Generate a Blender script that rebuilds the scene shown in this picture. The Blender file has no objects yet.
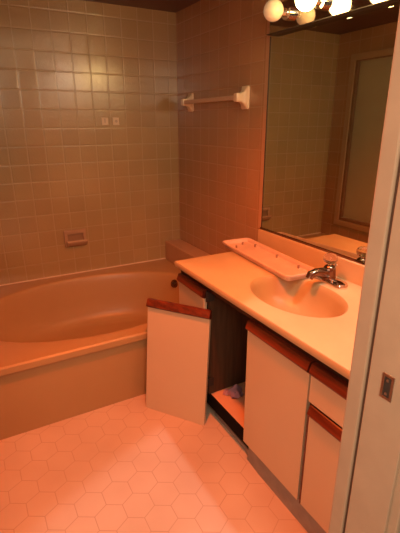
import bpy, bmesh, math, random
from mathutils import Vector, Matrix
random.seed(4)
scene = bpy.context.scene
C = scene.collection
PI = math.pi

# ------------------------------------------------------------------ materials
def new_mat(name):
    m = bpy.data.materials.new(name); m.use_nodes = True
    nt = m.node_tree; nt.nodes.clear()
    out = nt.nodes.new('ShaderNodeOutputMaterial')
    b = nt.nodes.new('ShaderNodeBsdfPrincipled')
    nt.links.new(b.outputs[0], out.inputs[0])
    return m, nt, b

def mat(name, col, rough=.5, metal=0, noise=.0, nscale=8, bump=0, bscale=60, spec=.5, trans=0, emit=None, estr=0, coat=0, ior=1.45):
    m, nt, b = new_mat(name)
    b.inputs['Base Color'].default_value = (*col, 1)
    b.inputs['Roughness'].default_value = rough
    b.inputs['Metallic'].default_value = metal
    b.inputs['Specular IOR Level'].default_value = spec
    b.inputs['Transmission Weight'].default_value = trans
    b.inputs['Coat Weight'].default_value = coat
    b.inputs['IOR'].default_value = ior
    if emit:
        b.inputs['Emission Color'].default_value = (*emit, 1)
        b.inputs['Emission Strength'].default_value = estr
    tc = nt.nodes.new('ShaderNodeTexCoord')
    if noise:
        n = nt.nodes.new('ShaderNodeTexNoise'); n.inputs['Scale'].default_value = nscale; n.inputs['Detail'].default_value = 5
        nt.links.new(tc.outputs['Object'], n.inputs['Vector'])
        r = nt.nodes.new('ShaderNodeValToRGB')
        r.color_ramp.elements[0].position = .3; r.color_ramp.elements[1].position = .7
        r.color_ramp.elements[0].color = tuple(c*(1-noise) for c in col)+(1,)
        r.color_ramp.elements[1].color = tuple(min(1, c*(1+noise*.5)) for c in col)+(1,)
        nt.links.new(n.outputs['Fac'], r.inputs[0]); nt.links.new(r.outputs[0], b.inputs['Base Color'])
    if bump:
        n = nt.nodes.new('ShaderNodeTexNoise'); n.inputs['Scale'].default_value = bscale
        nt.links.new(tc.outputs['Object'], n.inputs['Vector'])
        bp = nt.nodes.new('ShaderNodeBump'); bp.inputs['Strength'].default_value = bump; bp.inputs['Distance'].default_value = .002
        nt.links.new(n.outputs['Fac'], bp.inputs['Height']); nt.links.new(bp.outputs[0], b.inputs['Normal'])
    return m

def math_node(nt, op, a, b=None, c=None):
    n = nt.nodes.new('ShaderNodeMath'); n.operation = op
    for i, v in enumerate((a, b, c)):
        if v is None: continue
        if isinstance(v, (int, float)): n.inputs[i].default_value = v
        else: nt.links.new(v, n.inputs[i])
    return n.outputs[0]

def wall_tile(name, axis, uoff, zoff, size=.11, col=(.40, .275, .125), grout=(.47, .345, .18)):
    """square glazed tiles, u along world X or Y, v along Z"""
    m, nt, b = new_mat(name)
    tc = nt.nodes.new('ShaderNodeTexCoord'); sp = nt.nodes.new('ShaderNodeSeparateXYZ')
    nt.links.new(tc.outputs['Object'], sp.inputs[0])
    u = math_node(nt, 'DIVIDE', math_node(nt, 'SUBTRACT', sp.outputs[axis], uoff), size)
    v = math_node(nt, 'DIVIDE', math_node(nt, 'SUBTRACT', sp.outputs[2], zoff), size)
    def edge(w):
        f = math_node(nt, 'FRACT', w)
        return math_node(nt, 'MINIMUM', f, math_node(nt, 'SUBTRACT', 1.0, f))
    e = math_node(nt, 'MINIMUM', edge(u), edge(v))
    mr = nt.nodes.new('ShaderNodeMapRange'); mr.interpolation_type = 'SMOOTHSTEP'
    nt.links.new(e, mr.inputs[0]); mr.inputs[1].default_value = .010; mr.inputs[2].default_value = .026
    # per tile variation
    cb = nt.nodes.new('ShaderNodeCombineXYZ')
    nt.links.new(math_node(nt, 'FLOOR', u), cb.inputs[0]); nt.links.new(math_node(nt, 'FLOOR', v), cb.inputs[1])
    wn = nt.nodes.new('ShaderNodeTexWhiteNoise'); nt.links.new(cb.outputs[0], wn.inputs['Vector'])
    ns = nt.nodes.new('ShaderNodeTexNoise'); ns.inputs['Scale'].default_value = 2.5; nt.links.new(tc.outputs['Object'], ns.inputs['Vector'])
    var = math_node(nt, 'ADD', math_node(nt, 'MULTIPLY', wn.outputs[0], .10), math_node(nt, 'MULTIPLY', ns.outputs['Fac'], .25))
    var = math_node(nt, 'ADD', var, .82)
    vm = nt.nodes.new('ShaderNodeVectorMath'); vm.operation = 'SCALE'; vm.inputs[0].default_value = col
    nt.links.new(var, vm.inputs['Scale'])
    # grout fades in and out along the wall where it is dirty
    gn = nt.nodes.new('ShaderNodeTexNoise'); gn.inputs['Scale'].default_value = 3.1; nt.links.new(tc.outputs['Object'], gn.inputs['Vector'])
    gm = nt.nodes.new('ShaderNodeMix'); gm.data_type = 'RGBA'
    nt.links.new(gn.outputs['Fac'], gm.inputs['Factor'])
    gm.inputs['A'].default_value = tuple(c*.9 for c in col)+(1,); gm.inputs['B'].default_value = (*grout, 1)
    mx = nt.nodes.new('ShaderNodeMix'); mx.data_type = 'RGBA'
    nt.links.new(mr.outputs[0], mx.inputs['Factor']); nt.links.new(gm.outputs['Result'], mx.inputs['A']); nt.links.new(vm.outputs[0], mx.inputs['B'])
    nt.links.new(mx.outputs['Result'], b.inputs['Base Color'])
    rg = math_node(nt, 'SUBTRACT', .75, math_node(nt, 'MULTIPLY', mr.outputs[0], .53))
    nt.links.new(rg, b.inputs['Roughness'])
    b.inputs['Specular IOR Level'].default_value = .8
    b.inputs['Coat Weight'].default_value = .55; b.inputs['Coat Roughness'].default_value = .16
    pil = nt.nodes.new('ShaderNodeMapRange'); pil.interpolation_type = 'SMOOTHSTEP'
    nt.links.new(e, pil.inputs[0]); pil.inputs[1].default_value = .005; pil.inputs[2].default_value = .07
    fn = nt.nodes.new('ShaderNodeTexNoise'); fn.inputs['Scale'].default_value = 90; nt.links.new(tc.outputs['Object'], fn.inputs['Vector'])
    h = math_node(nt, 'ADD', pil.outputs[0], math_node(nt, 'MULTIPLY', fn.outputs['Fac'], .8))
    bp = nt.nodes.new('ShaderNodeBump'); bp.inputs['Strength'].default_value = .5; bp.inputs['Distance'].default_value = .0015
    nt.links.new(h, bp.inputs['Height']); nt.links.new(bp.outputs[0], b.inputs['Normal'])
    return m

def hex_floor(name, w=.109, ox=-.981, oy=-1.604):
    m, nt, b = new_mat(name)
    tc = nt.nodes.new('ShaderNodeTexCoord'); sp = nt.nodes.new('ShaderNodeSeparateXYZ')
    nt.links.new(tc.outputs['Object'], sp.inputs[0])
    x = math_node(nt, 'DIVIDE', math_node(nt, 'SUBTRACT', sp.outputs[0], ox-100*w), w)
    y = math_node(nt, 'DIVIDE', math_node(nt, 'SUBTRACT', sp.outputs[1], oy-100*w*math.sqrt(3)), w)
    s3 = math.sqrt(3)
    def lat(dx, dy):
        fx = math_node(nt, 'SUBTRACT', math_node(nt, 'FRACT', math_node(nt, 'ADD', x, dx)), .5)
        fy = math_node(nt, 'SUBTRACT', math_node(nt, 'MULTIPLY', math_node(nt, 'FRACT', math_node(nt, 'DIVIDE', math_node(nt, 'ADD', y, dy), s3)), s3), s3/2)
        ax = math_node(nt, 'ABSOLUTE', fx); ay = math_node(nt, 'ABSOLUTE', fy)
        return math_node(nt, 'MAXIMUM', ax, math_node(nt, 'ADD', math_node(nt, 'MULTIPLY', ax, .5), math_node(nt, 'MULTIPLY', ay, s3/2)))
    d1 = lat(.5, s3/2); d2 = lat(0, 0)
    e = math_node(nt, 'SUBTRACT', .5, math_node(nt, 'MINIMUM', d1, d2))
    mr = nt.nodes.new('ShaderNodeMapRange'); mr.interpolation_type = 'SMOOTHSTEP'
    nt.links.new(e, mr.inputs[0]); mr.inputs[1].default_value = .006; mr.inputs[2].default_value = .022
    ns = nt.nodes.new('ShaderNodeTexNoise'); ns.inputs['Scale'].default_value = 4; nt.links.new(tc.outputs['Object'], ns.inputs['Vector'])
    r = nt.nodes.new('ShaderNodeValToRGB'); nt.links.new(ns.outputs['Fac'], r.inputs[0])
    r.color_ramp.elements[0].position = .3; r.color_ramp.elements[0].color = (.57, .43, .335, 1)
    r.color_ramp.elements[1].position = .7; r.color_ramp.elements[1].color = (.64, .50, .40, 1)
    mx = nt.nodes.new('ShaderNodeMix'); mx.data_type = 'RGBA'
    nt.links.new(mr.outputs[0], mx.inputs['Factor']); mx.inputs['A'].default_value = (.49, .345, .26, 1)
    nt.links.new(r.outputs[0], mx.inputs['B'])
    nt.links.new(mx.outputs['Result'], b.inputs['Base Color'])
    b.inputs['Roughness'].default_value = .55; b.inputs['Specular IOR Level'].default_value = .3
    bp = nt.nodes.new('ShaderNodeBump'); bp.inputs['Strength'].default_value = .25; bp.inputs['Distance'].default_value = .001
    nt.links.new(mr.outputs[0], bp.inputs['Height']); nt.links.new(bp.outputs[0], b.inputs['Normal'])
    return m

def wood(name, c1, c2, axis=1, rough=.35):
    m, nt, b = new_mat(name)
    tc = nt.nodes.new('ShaderNodeTexCoord'); mp = nt.nodes.new('ShaderNodeMapping')
    sc = [28, 28, 28]; sc[axis] = 2.2; mp.inputs['Scale'].default_value = sc
    nt.links.new(tc.outputs['Object'], mp.inputs[0])
    n = nt.nodes.new('ShaderNodeTexNoise'); n.inputs['Scale'].default_value = 2; n.inputs['Detail'].default_value = 8
    nt.links.new(mp.outputs[0], n.inputs['Vector'])
    r = nt.nodes.new('ShaderNodeValToRGB'); nt.links.new(n.outputs['Fac'], r.inputs[0])
    r.color_ramp.elements[0].position = .35; r.color_ramp.elements[0].color = (*c1, 1)
    r.color_ramp.elements[1].position = .65; r.color_ramp.elements[1].color = (*c2, 1)
    nt.links.new(r.outputs[0], b.inputs['Base Color']); b.inputs['Roughness'].default_value = rough
    return m

M = dict(
    tile_back=wall_tile('beige_wall_tile_back', 0, -.1748-.11*40, .385-.11*10),
    tile_side=wall_tile('beige_wall_tile_side', 1, -.0088-.11*60, .385-.11*10, col=(.43, .245, .125), grout=(.48, .32, .17)),
    hexf=hex_floor('pale_hexagon_floor_tile'),
    ceil=mat('dark_maroon_ceiling_paint', (.115, .055, .045), .42, noise=.15, nscale=3),
    paint=mat('cream_wall_paint', (.55, .42, .30), .6, noise=.05, nscale=5),
    jamb=mat('aged_cream_jamb_paint', (.42, .30, .21), .55, noise=.08, nscale=12, bump=.1),
    groove=mat('dark_brown_groove', (.10, .05, .03), .7),
    tub=mat('almond_tub_enamel', (.43, .265, .118), .36, noise=.06, nscale=3, spec=.5),
    ledge=mat('almond_ledge_laminate', (.50, .30, .17), .4, noise=.08, nscale=6),
    caulk=mat('cream_caulk', (.72, .56, .40), .6),
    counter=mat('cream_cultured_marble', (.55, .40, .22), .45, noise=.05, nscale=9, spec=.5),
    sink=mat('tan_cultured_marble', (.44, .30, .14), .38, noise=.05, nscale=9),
    lam=mat('almond_laminate', (.64, .49, .325), .4, noise=.03, nscale=4),
    strip=wood('red_stained_oak', (.075, .013, .006), (.19, .034, .011), 1),
    rail=wood('dark_cherry_rail', (.025, .007, .005), (.05, .013, .008), 1, .5),
    inner=wood('brown_particle_board', (.06, .026, .010), (.09, .042, .018), 2, .8),
    shelf=mat('pale_shelf_board', (.72, .42, .27), .5, noise=.06),
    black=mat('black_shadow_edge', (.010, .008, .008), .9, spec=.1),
    vinyl=mat('grey_vinyl_base', (.30, .27, .24), .5, noise=.15, nscale=20),
    chrome=mat('polished_chrome', (.80, .78, .76), .09, metal=1),
    dullchrome=mat('tarnished_chrome', (.22, .14, .11), .22, metal=1),
    plate=mat('mirror_chrome_plate', (.70, .64, .58), .06, metal=1),
    darkedge=mat('dark_metal_edge', (.03, .022, .02), .5),
    mirror=mat('silvered_mirror_glass', (.70, .75, .62), .015, metal=1),
    porc=mat('ivory_porcelain', (.80, .64, .46), .2, spec=.5),
    barm=mat('tan_acrylic_bar', (.62, .44, .30), .3),
    soap=mat('tan_glazed_ceramic', (.42, .26, .15), .25),
    soapin=mat('dark_tan_ceramic_recess', (.30, .17, .09), .4),
    pad=mat('pale_foam_pad', (.75, .60, .42), .7),
    padh=mat('pad_hole_stain', (.50, .37, .25), .8),
    tray=mat('pale_pink_plastic', (.64, .45, .34), .35, noise=.12, nscale=12),
    clip=mat('dark_tray_clip_and_shade', (.34, .20, .14), .4),
    acrylic=mat('clear_acrylic', (.85, .78, .70), .08, trans=.97, ior=1.3),
    cloth=mat('lilac_cotton', (.72, .46, .60), .9, bump=.4, bscale=120),
    pane=mat('frosted_grey_glass', (.44, .42, .30), .35, noise=.08, nscale=3),
    frame=mat('cream_window_casing', (.44, .31, .18), .45),
    framed=mat('brown_window_sash', (.22, .12, .065), .45),
    brass=mat('dull_nickel_strike', (.36, .31, .26), .35, metal=1),
    dark=mat('dark_mortise', (.03, .022, .018), .7),
    litb=mat('lit_globe_glass', (1, .9, .75), .3, emit=(1, .68, .25), estr=23),
    dimb=mat('unlit_cream_globe_added_glow', (.95, .80, .55), .25, emit=(1, .72, .40), estr=.12),  # bulb is off; faint emission put in for light from its neighbours
)

# ------------------------------------------------------------------ mesh helpers
def wloc(o):
    v = Vector((0, 0, 0))
    while o: v += o.location; o = o.parent
    return v

def obj(name, bm, m, parent=None, smooth=False, kind=None, label=None):
    """links bm (modelled in world metres) as ONE mesh object under parent"""
    if parent is not None:
        bmesh.ops.translate(bm, verts=bm.verts, vec=-wloc(parent))
    bmesh.ops.recalc_face_normals(bm, faces=bm.faces)
    me = bpy.data.meshes.new(name); bm.to_mesh(me); bm.free()
    me.materials.append(m)
    if smooth:
        for p in me.polygons: p.use_smooth = True
        me.set_sharp_from_angle(angle=math.radians(38))
    o = bpy.data.objects.new(name, me); C.objects.link(o)
    if parent is not None: o.parent = parent
    if kind: o['kind'] = kind
    if label: o['label'] = label
    return o

def thing(name, label, cat, loc, group=None):
    o = bpy.data.objects.new(name, None); C.objects.link(o); o.location = loc
    o.empty_display_size = .05
    o['label'] = label; o['category'] = cat
    if group: o['group'] = group
    return o

def tag(o, label, cat, group=None):
    o['label'] = label; o['category'] = cat
    if group: o['group'] = group
    return o

def box(bm, x0, x1, y0, y1, z0, z1, bev=0, mtx=None, seg=2):
    r = bmesh.ops.create_cube(bm, size=1)
    vs = r['verts']
    for v in vs:
        v.co = Vector(((x0+x1)/2+v.co.x*(x1-x0), (y0+y1)/2+v.co.y*(y1-y0), (z0+z1)/2+v.co.z*(z1-z0)))
    if bev:
        es = list({e for v in vs for e in v.link_edges})
        g = bmesh.ops.bevel(bm, geom=es, offset=bev, segments=seg, affect='EDGES', profile=.6)
        vs = list(set(vs) & set(bm.verts)) + [v for v in g['verts']]
        vs = [v for v in set(vs) if v.is_valid]
    if mtx is not None:
        for v in vs: v.co = mtx @ v.co
    return bm

def B(*a, **k):
    bm = bmesh.new(); box(bm, *a, **k); return bm

def rings(bm, rs, cap0=False, cap1=False, closed=True):
    vr = [[bm.verts.new(p) for p in r] for r in rs]
    n = len(rs[0])
    for a, b in zip(vr[:-1], vr[1:]):
        for i in range(n if closed else n-1):
            j = (i+1) % n
            bm.faces.new((a[i], a[j], b[j], b[i]))
    if cap0: bm.faces.new(vr[0][::-1])
    if cap1: bm.faces.new(vr[-1])
    return vr

def lathe(bm, prof, origin, axis=Vector((0, 0, 1)), n=32, cap0=True, cap1=True):
    axis = axis.normalized(); q = Vector((0, 0, 1)).rotation_difference(axis)
    rs = []
    for r, h in prof:
        rs.append([Vector(origin)+q @ Vector((r*math.cos(2*PI*i/n), r*math.sin(2*PI*i/n), h)) for i in range(n)])
    rings(bm, rs, cap0, cap1)
    return bm

def tube(bm, pts, rad, n=12):
    pts = [Vector(p) for p in pts]
    if not isinstance(rad, (list, tuple)): rad = [rad]*len(pts)
    rs = []; up = Vector((.13, .07, 1)).normalized()
    for i, p in enumerate(pts):
        d = (pts[min(i+1, len(pts)-1)]-pts[max(i-1, 0)]).normalized()
        a = d.cross(up).normalized(); b = a.cross(d).normalized()
        rs.append([p+(a*math.cos(2*PI*k/n)+b*math.sin(2*PI*k/n))*rad[i] for k in range(n)])
    rings(bm, rs, True, True)
    return bm

def rrect(cx, cy, hw, hh, r, z, n=6):
    """rounded rectangle loop in XY"""
    out = []
    for q, (sx, sy) in enumerate(((1, 1), (-1, 1), (-1, -1), (1, -1))):
        for k in range(n+1):
            a = (q*90+90*k/n)*PI/180
            out.append(Vector((cx+sx*(hw-r)+r*math.cos(a), cy+sy*(hh-r)+r*math.sin(a), z)))
    return out

# ------------------------------------------------------------------ the setting
XL, YF, ZC = -1.55, -2.41, 2.108     # left wall, front wall (door side), ceiling
TUBZ = .385
obj('floor', B(-2.3, .1, -3.9, .1, -.06, 0), M['hexf'], kind='structure')
obj('wall_back', B(XL-.1, .1, 0, .1, 0, ZC+.06), M['tile_back'], kind='structure')
obj('wall_right', B(0, .1, YF-.12, 0, 0, ZC+.06), M['tile_side'], kind='structure')
# left wall with a window opening
wy0, wy1, wz0, wz1 = -.86, -.21, .56, 1.905
bm = bmesh.new()
box(bm, XL-.1, XL, YF-.12, wy0, 0, ZC+.06); box(bm, XL-.1, XL, wy1, 0, 0, ZC+.06)
box(bm, XL-.1, XL, wy0, wy1, 0, wz0); box(bm, XL-.1, XL, wy0, wy1, wz1, ZC+.06)
obj('wall_left', bm, M['tile_side'], kind='structure')
bm = bmesh.new()
box(bm, -.785, 0, YF-.115, YF, 0, ZC+.06); box(bm, XL, -.785, YF-.115, YF, 2.045, ZC+.06)
obj('wall_front', bm, M['paint'], kind='structure')
obj('ceiling', B(XL-.1, .1, YF-.12, .1, ZC, ZC+.06), M['ceil'], kind='structure')

# window in the left wall (seen in the mirror)
w = bpy.data.objects.new('window_1', None); C.objects.link(w); w.location = (XL, (wy0+wy1)/2, wz0); w['kind'] = 'structure'
def frame_bm(x0, x1, a, b, c, d, t, bev=.003):
    bm = bmesh.new()
    box(bm, x0, x1, a, b, d-t, d, bev); box(bm, x0, x1, a, b, c, c+t, bev)
    box(bm, x0, x1, a, a+t, c+t, d-t, bev); box(bm, x0, x1, b-t, b, c+t, d-t, bev)
    return bm
obj('casing', frame_bm(XL, XL+.018, wy0-.045, wy1+.045, wz0-.05, wz1+.03, .047), M['frame'], w)
obj('sash', frame_bm(XL-.05, XL+.006, wy0, wy1, wz0, wz1, .024), M['framed'], w)
obj('pane', B(XL-.03, XL-.024, wy0+.02, wy1-.02, wz0+.02, wz1-.02), M['pane'], w)

# door opening: jamb board with rebate, stop, strike plate and casings
d = bpy.data.objects.new('door_1', None); C.objects.link(d); d.location = (-.8, -2.47, 0); d['kind'] = 'structure'
obj('jamb', B(-.800, -.786, -2.528, -2.4395, 0, 2.03, .002), M['jamb'], d)
obj('casing', B(-.800, -.715, -2.431, -2.395, 0, 2.03, .004), M['jamb'], d)
obj('jamb_groove', B(-.794, -.786, -2.4405, -2.430, 0, 2.03), M['groove'], d)
obj('hall_casing', B(-.794, -.71, -2.548, -2.526, 0, 2.03, .004), M['jamb'], d)
obj('head_jamb', B(XL, -.786, -2.528, -2.395, 2.03, 2.045, .002), M['jamb'], d)
# strike plate: plate with latch mortise and two screws
sp = obj('strike_plate', frame_bm(-.8016, -.7995, -2.494, -2.469, .917, .969, .0055, .0006), M['brass'], d, label='dull metal strike plate')
obj('mortise', B(-.8008, -.790, -2.491, -2.472, .921, .965), M['dark'], sp)
bm = bmesh.new()
for z in (.929, .957): lathe(bm, [(.003, 0), (.003, .0012), (.0015, .0018)], (-.8008, -2.4815, z), Vector((-1, 0, 0)), 12)
obj('screw', bm, M['brass'], sp, True)

# ledge at the tub's right end
obj('trim_1', B(-.132, -.001, -1.075, -.001, 0, .53, .006), M['ledge'], kind='structure')
bm = bmesh.new(); box(bm, XL+.002, -.134, -.009, -.001, TUBZ-.001, TUBZ+.007, .002)
obj('trim_2', bm, M['caulk'], kind='structure')

# ------------------------------------------------------------------ bathtub
tub = thing('bathtub', 'almond alcove bathtub with oval basin and plain flat apron along the tiled back wall', 'bathtub', (-.85, -.54, 0))
def ell(cx, cy, a, b, z, n=112, p=2.0):
    out = []
    for i in range(n):
        t = 2*PI*i/n; c, s = math.cos(t), math.sin(t)
        out.append(Vector((cx+a*math.copysign(abs(c)**(2/p), c), cy+b*math.copysign(abs(s)**(2/p), s), z)))
    return out
def rect_ring(x0, x1, y0, y1, z, cx, cy, n=112):
    out = []
    for i in range(n):
        t = 2*PI*i/n; c, s = math.cos(t)*.68, math.sin(t)*.45
        k = min(((x1-cx)/c if c > 1e-9 else 1e9), ((x0-cx)/c if c < -1e-9 else 1e9), ((y1-cy)/s if s > 1e-9 else 1e9), ((y0-cy)/s if s < -1e-9 else 1e9))
        out.append(Vector((cx+c*k, cy+s*k, z)))
    # snap nearest to corners
    for X in (x0, x1):
        for Y in (y0, y1):
            i = min(range(n), key=lambda j: (out[j].x-X)**2+(out[j].y-Y)**2); out[i] = Vector((X, Y, z))
    return out
bm = bmesh.new()
cx, cy = -.85, -.54
X0, X1, Y0, Y1 = XL+.002, -.134, -1.078, -.002
rs = [rect_ring(X0, X1, Y0+.004, Y1, .343, cx, cy), rect_ring(X0, X1, Y0, Y1, .348, cx, cy),
      rect_ring(X0, X1, Y0, Y1, TUBZ-.008, cx, cy), rect_ring(X0+.001, X1-.001, Y0+.008, Y1-.001, TUBZ, cx, cy),
      ell(cx, cy, .695, .462, TUBZ), ell(cx, cy, .682, .452, TUBZ-.001), ell(cx, cy, .672, .444, TUBZ-.006), ell(cx, cy, .665, .438, TUBZ-.018),
      ell(cx+.003, cy, .650, .428, .33), ell(cx+.012, cy, .615, .408, .22), ell(cx+.03, cy, .555, .388, .12),
      ell(cx+.04, cy, .515, .368, .085), ell(cx+.05, cy, .47, .335, .066), ell(cx+.05, cy, .40, .28, .060), ell(cx+.05, cy, .15, .1, .058)]
rings(bm, rs, False, True)
obj('basin', bm, M['tub'], tub, True)
bm = B(X0, X1, Y0+.022, Y0+.05, 0, .352, .004)
obj('apron', bm, M['tub'], tub)
ov = Vector((-.245, -.39, .325)); ax = Vector((-.80, -.28, .45))
bm = lathe(bmesh.new(), [(.029, -.012), (.029, .003), (.026, .007), (.012, .010), (.004, .013)], ov, ax)
o = obj('overflow_plate', bm, M['dullchrome'], tub, True)
bm = lathe(bmesh.new(), [(.006, .009), (.006, .016), (.003, .018)], ov, ax, 12); obj('screw', bm, M['dark'], o, True)
bm = lathe(bmesh.new(), [(.03, 0), (.03, .004), (.022, .006), (.012, .003)], (-.46, -.52, .060)); obj('drain', bm, M['dullchrome'], tub, True)

# ------------------------------------------------------------------ back wall fittings
sd = thing('soap_dish', 'small tan ceramic soap dish set into the tiled back wall above the tub', 'soap dish', (-.815, 0, .585))
x0, x1, z0, z1 = -.893, -.742, .588, .706
bm = frame_bm(-.022, 0, 0, 1, 0, 1, .1); bm.free()
bm = bmesh.new()
def prism(bm, x0, x1, prof):
    a = [bm.verts.new((x0, y, z)) for y, z in prof]; b = [bm.verts.new((x1, y, z)) for y, z in prof]
    n = len(prof)
    for i in range(n): bm.faces.new((a[i], a[(i+1) % n], b[(i+1) % n], b[i]))
    bm.faces.new(a[::-1]); bm.faces.new(b)
    return bm
box(bm, x0, x1, -.018, -.0005, z1-.030, z1, .006); box(bm, x0, x0+.022, -.018, -.0005, z0, z1-.02, .006); box(bm, x1-.022, x1, -.018, -.0005, z0, z1-.02, .006)
obj('surround', bm, M['soap'], sd, True)
bm = bmesh.new(); prism(bm, x0+.01, x1-.004, [(-.001, z0), (-.016, z0), (-.050, z0+.022), (-.058, z0+.040), (-.052, z0+.050), (-.042, z0+.046), (-.012, z0+.034), (-.001, z0+.034)])
obj('dish_lip', bm, M['soap'], sd, True)
obj('recess', B(x0+.015, x1-.015, -.004, -.0006, z0+.03, z1-.025), M['soapin'], sd)
for i, (px, lab) in enumerate(((-.546, 'left one of two small pale square pads on the tiled back wall'),
                              (-.470, 'right one of two small pale square pads on the tiled back wall'))):
    p = obj('adhesive_pad', B(px-.023, px+.023, -.006, -.0005, 1.392, 1.440, .002), M['pad'])
    tag(p, lab, 'adhesive pad', 'adhesive pads on the back wall')
    if i: obj('screw_hole', lathe(bmesh.new(), [(.010, 0), (.010, .0012)], (px+.002, -.0055, 1.416), Vector((0, -1, 0)), 16), M['padh'], p)
    else: obj('screw_hole', B(px-.004, px+.004, -.0068, -.0055, 1.405, 1.432), M['padh'], p)

# ------------------------------------------------------------------ towel bar on the right wall
tb = thing('towel_bar', 'pale towel bar between two flared ivory porcelain brackets on the right tiled wall', 'towel bar', (0, -.53, 1.535))
bz = 1.535
for y in (-.212, -.855):
    rs = []
    for x, hy, hz in [(-.0005, .033, .060), (-.010, .033, .060), (-.013, .030, .056), (-.018, .024, .044), (-.026, .020, .033), (-.036, .018, .026), (-.046, .018, .023), (-.068, .018, .023), (-.073, .015, .020)]:
        rs.append([Vector((x, y+v.x, bz+v.y)) for v in rrect(0, 0, hy, hz, min(hy, hz)*.35, 0, 4)])
    bm = bmesh.new(); rings(bm, rs, True, True); obj('bracket', bm, M['porc'], tb, True)
obj('bar', B(-.066, -.050, -.84, -.225, bz-.012, bz+.012, .004), M['barm'], tb)

# ------------------------------------------------------------------ vanity cabinet
VY0, VY1 = -1.087, -2.405   # left and right ends
FX = -.53                    # carcass face
va = thing('vanity_cabinet', 'long almond vanity cabinet with red wood finger pulls and one door missing, under the countertop', 'cabinet', (-.27, -1.75, 0))
obj('side_panel', B(FX, -.002, VY0-.018, VY0, .0, .714), M['inner'], va)
obj('side_panel', B(FX, -.002, VY1, VY1+.016, .0, .714), M['inner'], va)
obj('divider', B(FX, -.012, -1.376, -1.360, .125, .714), M['inner'], va)
obj('divider', B(FX, -.012, -1.712, -1.696, .125, .595), M['inner'], va)
obj('divider', B(FX, -.012, -2.056, -2.042, .125, .714), M['inner'], va)
obj('back_panel', B(-.012, -.002, VY1, VY0, .0, .714), M['inner'], va)
obj('shelf', B(FX+.012, -.012, VY1+.018, VY0-.02, .108, .122), M['shelf'], va)
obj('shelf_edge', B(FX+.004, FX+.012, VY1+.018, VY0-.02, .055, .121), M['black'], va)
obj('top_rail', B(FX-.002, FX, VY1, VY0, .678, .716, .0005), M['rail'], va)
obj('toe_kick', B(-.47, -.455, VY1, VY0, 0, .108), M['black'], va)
# grey vinyl base: low behind the opening, pulled forward and tall to the right
bm = bmesh.new()
pr = []
for t, (x, y, h) in enumerate([(-.505, -1.385, .012), (-.507, -1.55, .014), (-.512, -1.67, .018), (-.520, -1.700, .03), (-.532, -1.715, .088), (-.538, -1.80, .092), (-.541, -2.1, .094), (-.541, -2.40, .094)]):
    pr.append([Vector((x, y, 0)), Vector((x+.006, y, h)), Vector((x+.012, y, h)), Vector((x+.006, y, 0))])
rings(bm, pr, True, True); obj('vinyl_base', bm, M['vinyl'], va, label='grey vinyl base strip coming away from the toe kick')

def pull_bm(y0, y1, z0, z1, x=FX-.018, mtx=None):
    """bevelled wooden finger pull across the top of a front"""
    bm = bmesh.new()
    prof = [(x+.018, z0), (x+.001, z0), (x-.010, z0+.006), (x-.012, z0+.012), (x-.002, z1-.002), (x+.002, z1), (x+.018, z1)]
    a = [bm.verts.new((px, y0, pz)) for px, pz in prof]; b = [bm.verts.new((px, y1, pz)) for px, pz in prof]
    n = len(prof)
    for i in range(n): bm.faces.new((a[i], a[(i+1) % n], b[(i+1) % n], b[i]))
    bm.faces.new(a[::-1]); bm.faces.new(b)
    if mtx is not None:
        for v in bm.verts: v.co = mtx @ v.co
    return bm
def front(name, y0, y1, z0, z1, edge=False):
    f = obj(name, B(FX-.018, FX-.0005, y0, y1, z0, z1-.042, .0015), M['lam'], va)
    obj('finger_pull', pull_bm(y0, y1, z1-.042, z1), M['strip'], f)
    return f
front('door', -1.352, VY0-.004, .098, .680)
front('door', -2.044, -1.700, .098, .680)
front('drawer', -2.392, -2.052, .536, .680)
f = front('door', -2.392, -2.062, .098, .528)
obj('edge_band', B(FX-.0185, FX-.001, -2.0615, -2.056, .098, .486), M['strip'], f, label='red wood edge of the lower right door')
# hinge left on the divider of the open bay
for z in (.655, .20):
    bm = bmesh.new(); box(bm, FX-.014, FX+.02, -1.388, -1.377, z-.022, z+.022, .003)
    lathe(bm, [(.006, -.026), (.006, .026)], (FX-.012, -1.372, z), n=12)
    obj('hinge', bm, M['dark'], va)

# ------------------------------------------------------------------ loose cabinet door leaning on the vanity
bl = Vector((-.788, -1.163, 0)); e = Vector((.585, -.811, 0)).normalized(); nn = Vector((.811, .585, 0)).normalized()
up = (nn*.066+Vector((0, 0, .59))).normalized(); th = e.cross(up).normalized()   # th: outward or inward normal
if th.dot(nn) < 0: th = -th
# local frame: x -> thickness (towards vanity), y -> -width, z -> up
R3 = Matrix((th, -e, up)).transposed().to_4x4(); R3.translation = bl
ld = thing('cabinet_door', 'loose almond cabinet door with red wood top edge leaning against the vanity opening', 'cabinet door', bl+e*.17)
W = .334
bm = B(0, .018, -W, 0, .0, .552, .0015, mtx=R3)
obj('panel', bm, M['lam'], ld)
bm = pull_bm(-W-.002, .002, .552, .594, x=0, mtx=R3)
obj('finger_pull', bm, M['strip'], ld)

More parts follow.
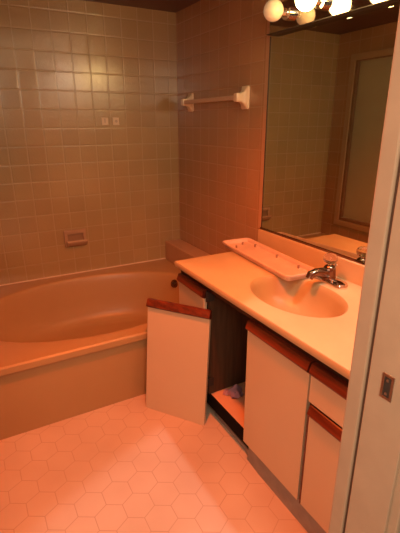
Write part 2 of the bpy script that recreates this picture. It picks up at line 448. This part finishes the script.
# ------------------------------------------------------------------ countertop with integral sink
ct = thing('countertop', 'cream cultured marble countertop with integral oval sink and low backsplash on the vanity', 'countertop', (-.28, -1.75, .716))
SX, SY, SA, SB, CZ = -.32, -1.71, .16, .23, .746
cx0, cx1, cy0, cy1 = -.565, -.001, -2.405, -1.080
bm = bmesh.new()
N = 96
def ctr_rect(z, i=0.):
    out = []
    for k in range(N):
        t = 2*PI*k/N; c, s = math.cos(t)*SA, math.sin(t)*SB
        kk = min(((cx1-i-SX)/c if c > 1e-9 else 1e9), ((cx0+i-SX)/c if c < -1e-9 else 1e9), ((cy1-i-SY)/s if s > 1e-9 else 1e9), ((cy0+i-SY)/s if s < -1e-9 else 1e9))
        out.append(Vector((SX+c*kk, SY+s*kk, z)))
    for X in (cx0+i, cx1-i):
        for Y in (cy0+i, cy1-i):
            j = min(range(N), key=lambda q: (out[q].x-X)**2+(out[q].y-Y)**2); out[j] = Vector((X, Y, z))
    return out
def se(a, b, z, dx=0): return [Vector((SX+dx+a*math.cos(2*PI*k/N), SY+b*math.sin(2*PI*k/N), z)) for k in range(N)]
rings(bm, [se(SA+.006, SB+.006, .717), ctr_rect(.717, .003), ctr_rect(.722), ctr_rect(CZ-.006), ctr_rect(CZ-.001, .003), ctr_rect(CZ, .006), se(SA+.004, SB+.004, CZ), se(SA, SB, CZ-.0015)])
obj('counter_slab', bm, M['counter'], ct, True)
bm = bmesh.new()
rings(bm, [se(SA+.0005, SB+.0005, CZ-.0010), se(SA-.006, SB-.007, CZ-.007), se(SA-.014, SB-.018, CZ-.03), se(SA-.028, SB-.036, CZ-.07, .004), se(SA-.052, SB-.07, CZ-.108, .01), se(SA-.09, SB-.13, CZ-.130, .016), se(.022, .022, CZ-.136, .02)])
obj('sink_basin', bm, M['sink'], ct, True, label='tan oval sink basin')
bm = lathe(bmesh.new(), [(.024, 0), (.024, .003), (.018, .004), (.015, .001), (.001, .001)], (SX+.02, SY, CZ-.137)); obj('sink_drain', bm, M['chrome'], ct, True)
obj('backsplash', B(-.022, -.001, cy0, -1.045, CZ-.002, .836, .003), M['counter'], ct)

# ------------------------------------------------------------------ faucet
FY, FXc = -1.688, -.107
fa = thing('faucet', 'chrome single-handle faucet with a clear acrylic knob behind the oval sink', 'faucet', (FXc, FY, CZ))
rs = [rrect(FXc, FY, .031, .088, .030, CZ+.0005), rrect(FXc, FY, .031, .088, .030, CZ+.010), rrect(FXc, FY, .027, .082, .026, CZ+.020), rrect(FXc, FY, .018, .062, .017, CZ+.026)]
bm = bmesh.new(); rings(bm, rs, True, True); obj('base_plate', bm, M['chrome'], fa, True)
bm = lathe(bmesh.new(), [(.031, .012), (.029, .03), (.027, .055), (.025, .070), (.018, .078), (.010, .081)], (FXc, FY+.012, CZ)); obj('valve_body', bm, M['dullchrome'], fa, True)
bm = bmesh.new(); tube(bm, [(FXc-.005, FY+.012, CZ+.040), (FXc-.04, FY+.014, CZ+.052), (FXc-.075, FY+.018, CZ+.056), (FXc-.100, FY+.020, CZ+.050), (FXc-.108, FY+.020, CZ+.034)], [.024, .021, .018, .018, .016], 16)
obj('spout', bm, M['dullchrome'], fa, True)
bm = lathe(bmesh.new(), [(.008, .078), (.008, .090)], (FXc, FY+.012, CZ), n=14); obj('stem', bm, M['chrome'], fa, True)
n = 32; rs = []
for r, h in [(.012, .086), (.023, .092), (.029, .103), (.029, .115), (.023, .126), (.012, .130)]:
    rs.append([Vector((FXc+r*(1+.05*math.cos(8*2*PI*i/n))*math.cos(2*PI*i/n), FY+.012+r*(1+.05*math.cos(8*2*PI*i/n))*math.sin(2*PI*i/n), CZ+h)) for i in range(n)])
bm = bmesh.new(); rings(bm, rs, True, True); obj('knob', bm, M['acrylic'], fa, True, label='clear acrylic knob')
bm = lathe(bmesh.new(), [(.004, .018), (.004, .075), (.007, .078), (.004, .084)], (FXc+.022, FY, CZ), n=12); obj('lift_rod', bm, M['chrome'], fa, True)

# ------------------------------------------------------------------ tray on the counter
tc_ = Vector((-.158, -1.290, CZ+.001)); ang = math.radians(-5.0)
tr = thing('tray', 'shallow pale pink plastic tray with a raised rim lying along the backsplash', 'tray', tc_)
RT = Matrix.Translation(tc_) @ Matrix.Rotation(ang, 4, 'Z')
hw, hh = .090, .318
def rr(i, z, r=.03): return [RT @ v for v in rrect(0, 0, hw-i, hh-i, max(r-i, .008), z)]
bm = bmesh.new()
rings(bm, [rr(.014, 0), rr(.010, .002), rr(.005, .018), rr(0, .020), rr(0, .028), rr(.003, .030), rr(.009, .030), rr(.012, .027), rr(.016, .012), rr(.024, .009), rr(.05, .009)], True, True)
obj('pan', bm, M['tray'], tr, True)
obj('rim_shade_line', (lambda b: (tube(b, [RT @ Vector((-hw+.001, y, .0195)) for y in (-.12, -.03, .06, .16)], .0018, 8), b)[1])(bmesh.new()), M['clip'], tr, label='dark painted shade line along the front rim')  # thin dark line put in for shade on the tray's front side
for (u, v) in ((-.045, .215), (.058, .19), (.058, -.02), (.058, -.20), (.02, .262)):
    bm = bmesh.new(); box(bm, u-.004, u+.004, v-.004, v+.004, .0085, .024, .001, mtx=RT)
    box(bm, u-.003, u+.009 if u > 0 else u+.003, v-.003, v+.003, .021, .024, 0, mtx=RT)
    obj('clip', bm, M['clip'], tr)

# ------------------------------------------------------------------ mirror and light bar
obj('trim_3', B(-.005, -.0002, -1.0515, -1.020, .838, ZC, .002), M['ledge'], kind='structure')
mi = thing('wall_mirror', 'large frameless wall mirror above the backsplash reflecting the tub window', 'mirror', (0, -1.70, .84))
obj('mirror_glass', B(-.006, -.001, -2.385, -1.056, .840, 1.803), M['mirror'], mi)
obj('bottom_channel', B(-.010, -.0005, -2.385, -1.046, .8365, .8475, .001), M['dullchrome'], mi)
obj('edge_strip', B(-.008, -.0005, -1.056, -1.0525, .838, 1.803), M['darkedge'], mi)
lf = thing('vanity_light', 'chrome strip light with a row of round globe bulbs above the mirror', 'light', (0, -1.63, 1.81))
obj('back_plate', B(-.032, -.0005, -2.16, -1.075, 1.806, 1.925, .003), M['plate'], lf)
obj('bottom_edge', B(-.044, -.0005, -2.165, -1.068, 1.803, 1.8065, .001), M['darkedge'], lf)
for i in range(5):
    y = -1.219-.206*i; z = 1.869
    s = obj('socket', lathe(bmesh.new(), [(.030, .030), (.030, .054), (.018, .056), (.018, .066), (.015, .072), (.014, .084)], (0, y, z), Vector((-1, 0, 0)), 24), M['chrome'], lf, True)
    prof = []; R = .0435; cxb = -.125
    bm = bmesh.new(); P_ = [(.013, .074), (.014, .080)]
    for k in range(2, 19):
        a = PI - PI*k/18.0*1.0
        r = R*math.sin(PI*k/18.0); h = .125-R*math.cos(PI*k/18.0)
        if r < .002: r = .002
        P_.append((r, h))
    lathe(bm, P_, (0, y, z), Vector((-1, 0, 0)), 32)
    obj('bulb', bm, M['dimb'] if i == 0 else M['litb'], s, True, label='unlit cream globe bulb' if i == 0 else 'glowing globe bulb')

# ------------------------------------------------------------------ crumpled lilac cloth in the open bay
bm = bmesh.new(); G = 14
vs = {}
for i in range(G+1):
    for j in range(G+1):
        u, v = i/G-.5, j/G-.5
        x = -.415+u*.09*(1+.25*math.sin(5*v)); y = -1.432+v*.075*(1+.2*math.cos(6*u))
        rr_ = math.sqrt(u*u+v*v)
        z = .124+max(0, .030*(1-1.7*rr_)+.016*math.sin(9*u+4*v)*math.cos(7*v-2*u)+.010*math.sin(17*v+3*u))
        vs[i, j] = bm.verts.new((x, y, z))
for i in range(G):
    for j in range(G): bm.faces.new((vs[i, j], vs[i+1, j], vs[i+1, j+1], vs[i, j+1]))
g = bmesh.ops.solidify(bm, geom=bm.faces[:], thickness=.002)
cl = obj('cloth', bm, M['cloth'], None, True)
tag(cl, 'crumpled lilac cloth on the floor shelf of the open vanity bay', 'cloth')

# ------------------------------------------------------------------ lights
def look(o, target):
    o.rotation_euler = (Vector(target)-o.location).to_track_quat('-Z', 'Y').to_euler()
def lamp(name, typ, loc, energy, col, **k):
    l = bpy.data.lights.new(name, typ); l.energy = energy; l.color = col
    for a, v in k.items(): setattr(l, a, v)
    o = bpy.data.objects.new(name, l); C.objects.link(o); o.location = loc
    return o
heat = lamp('heat_lamp', 'SPOT', (-.85, -1.70, 2.09), 145, (1, .12, .004), spot_size=math.radians(130), spot_blend=.75, shadow_soft_size=.05)
look(heat, (-.85, -1.70, 0))
# added whiter spot, no real lamp; its cone edge draws the floor's light line
S = Vector((-.22, -2.25, 1.98)); p1 = Vector((-1.468, -1.577, 0)); p3 = Vector((-.878, -1.309, 0)); pm = (p1+p3)/2
m_ = (p1-S).cross(p3-S).normalized()
if m_.dot(Vector((-.7, -2.3, 0))-S) < 0: m_ = -m_
dd = (pm-S).normalized(); phi = math.radians(62)
axis = m_*math.sin(phi)+dd*math.cos(phi)
door = lamp('added_floor_edge_spot', 'SPOT', S, 33, (1, .93, .86), spot_size=2*math.radians(62), spot_blend=.06, shadow_soft_size=.03)
door.rotation_euler = axis.to_track_quat('-Z', 'Y').to_euler()
fill = lamp('added_bounce_fill', 'AREA', (-.85, -1.80, 2.09), 3.2, (1, .78, .44), size=.9)  # added fill standing in for light bounced around the room
jamb_fill = lamp('added_jamb_fill', 'AREA', (-2.05, -2.85, 1.5), 13, (1, .74, .50), size=.6); look(jamb_fill, (-.8, -2.5, .9))  # added fill from the hall side to brighten the jamb
room_fill = lamp('added_room_fill', 'AREA', (-1.5, -3.7, 2.0), 24, (1, .78, .54), size=.8); look(room_fill, (-.7, -1.8, 1.2))  # added fill through the doorway for walls, tub and cabinet fronts

world = bpy.data.worlds.new('World'); scene.world = world; world.use_nodes = True
bg = world.node_tree.nodes['Background']; bg.inputs[0].default_value = (.9, .62, .42, 1); bg.inputs[1].default_value = .10

# ------------------------------------------------------------------ camera
cam = bpy.data.cameras.new('camera'); co = bpy.data.objects.new('camera', cam); C.objects.link(co)
yaw, pitch, roll, f = .5068, .3334, -.0013, 414.74
fw = Vector((math.sin(yaw)*math.cos(pitch), math.cos(yaw)*math.cos(pitch), -math.sin(pitch)))
rt = Vector((math.cos(yaw), -math.sin(yaw), 0)); u_ = rt.cross(fw)
r_ = rt*math.cos(roll)+u_*math.sin(roll); u2 = -rt*math.sin(roll)+u_*math.cos(roll)
co.matrix_world = Matrix(((r_.x, u2.x, -fw.x, -1.4179), (r_.y, u2.y, -fw.y, -2.8827), (r_.z, u2.z, -fw.z, 1.4047), (0, 0, 0, 1)))
cam.sensor_fit = 'VERTICAL'; cam.sensor_height = 24; cam.lens = f/533*24; cam.clip_start = .02
scene.camera = co
scene.view_settings.view_transform = 'Standard'
scene.view_settings.look = 'None'
scene.view_settings.exposure = -.04
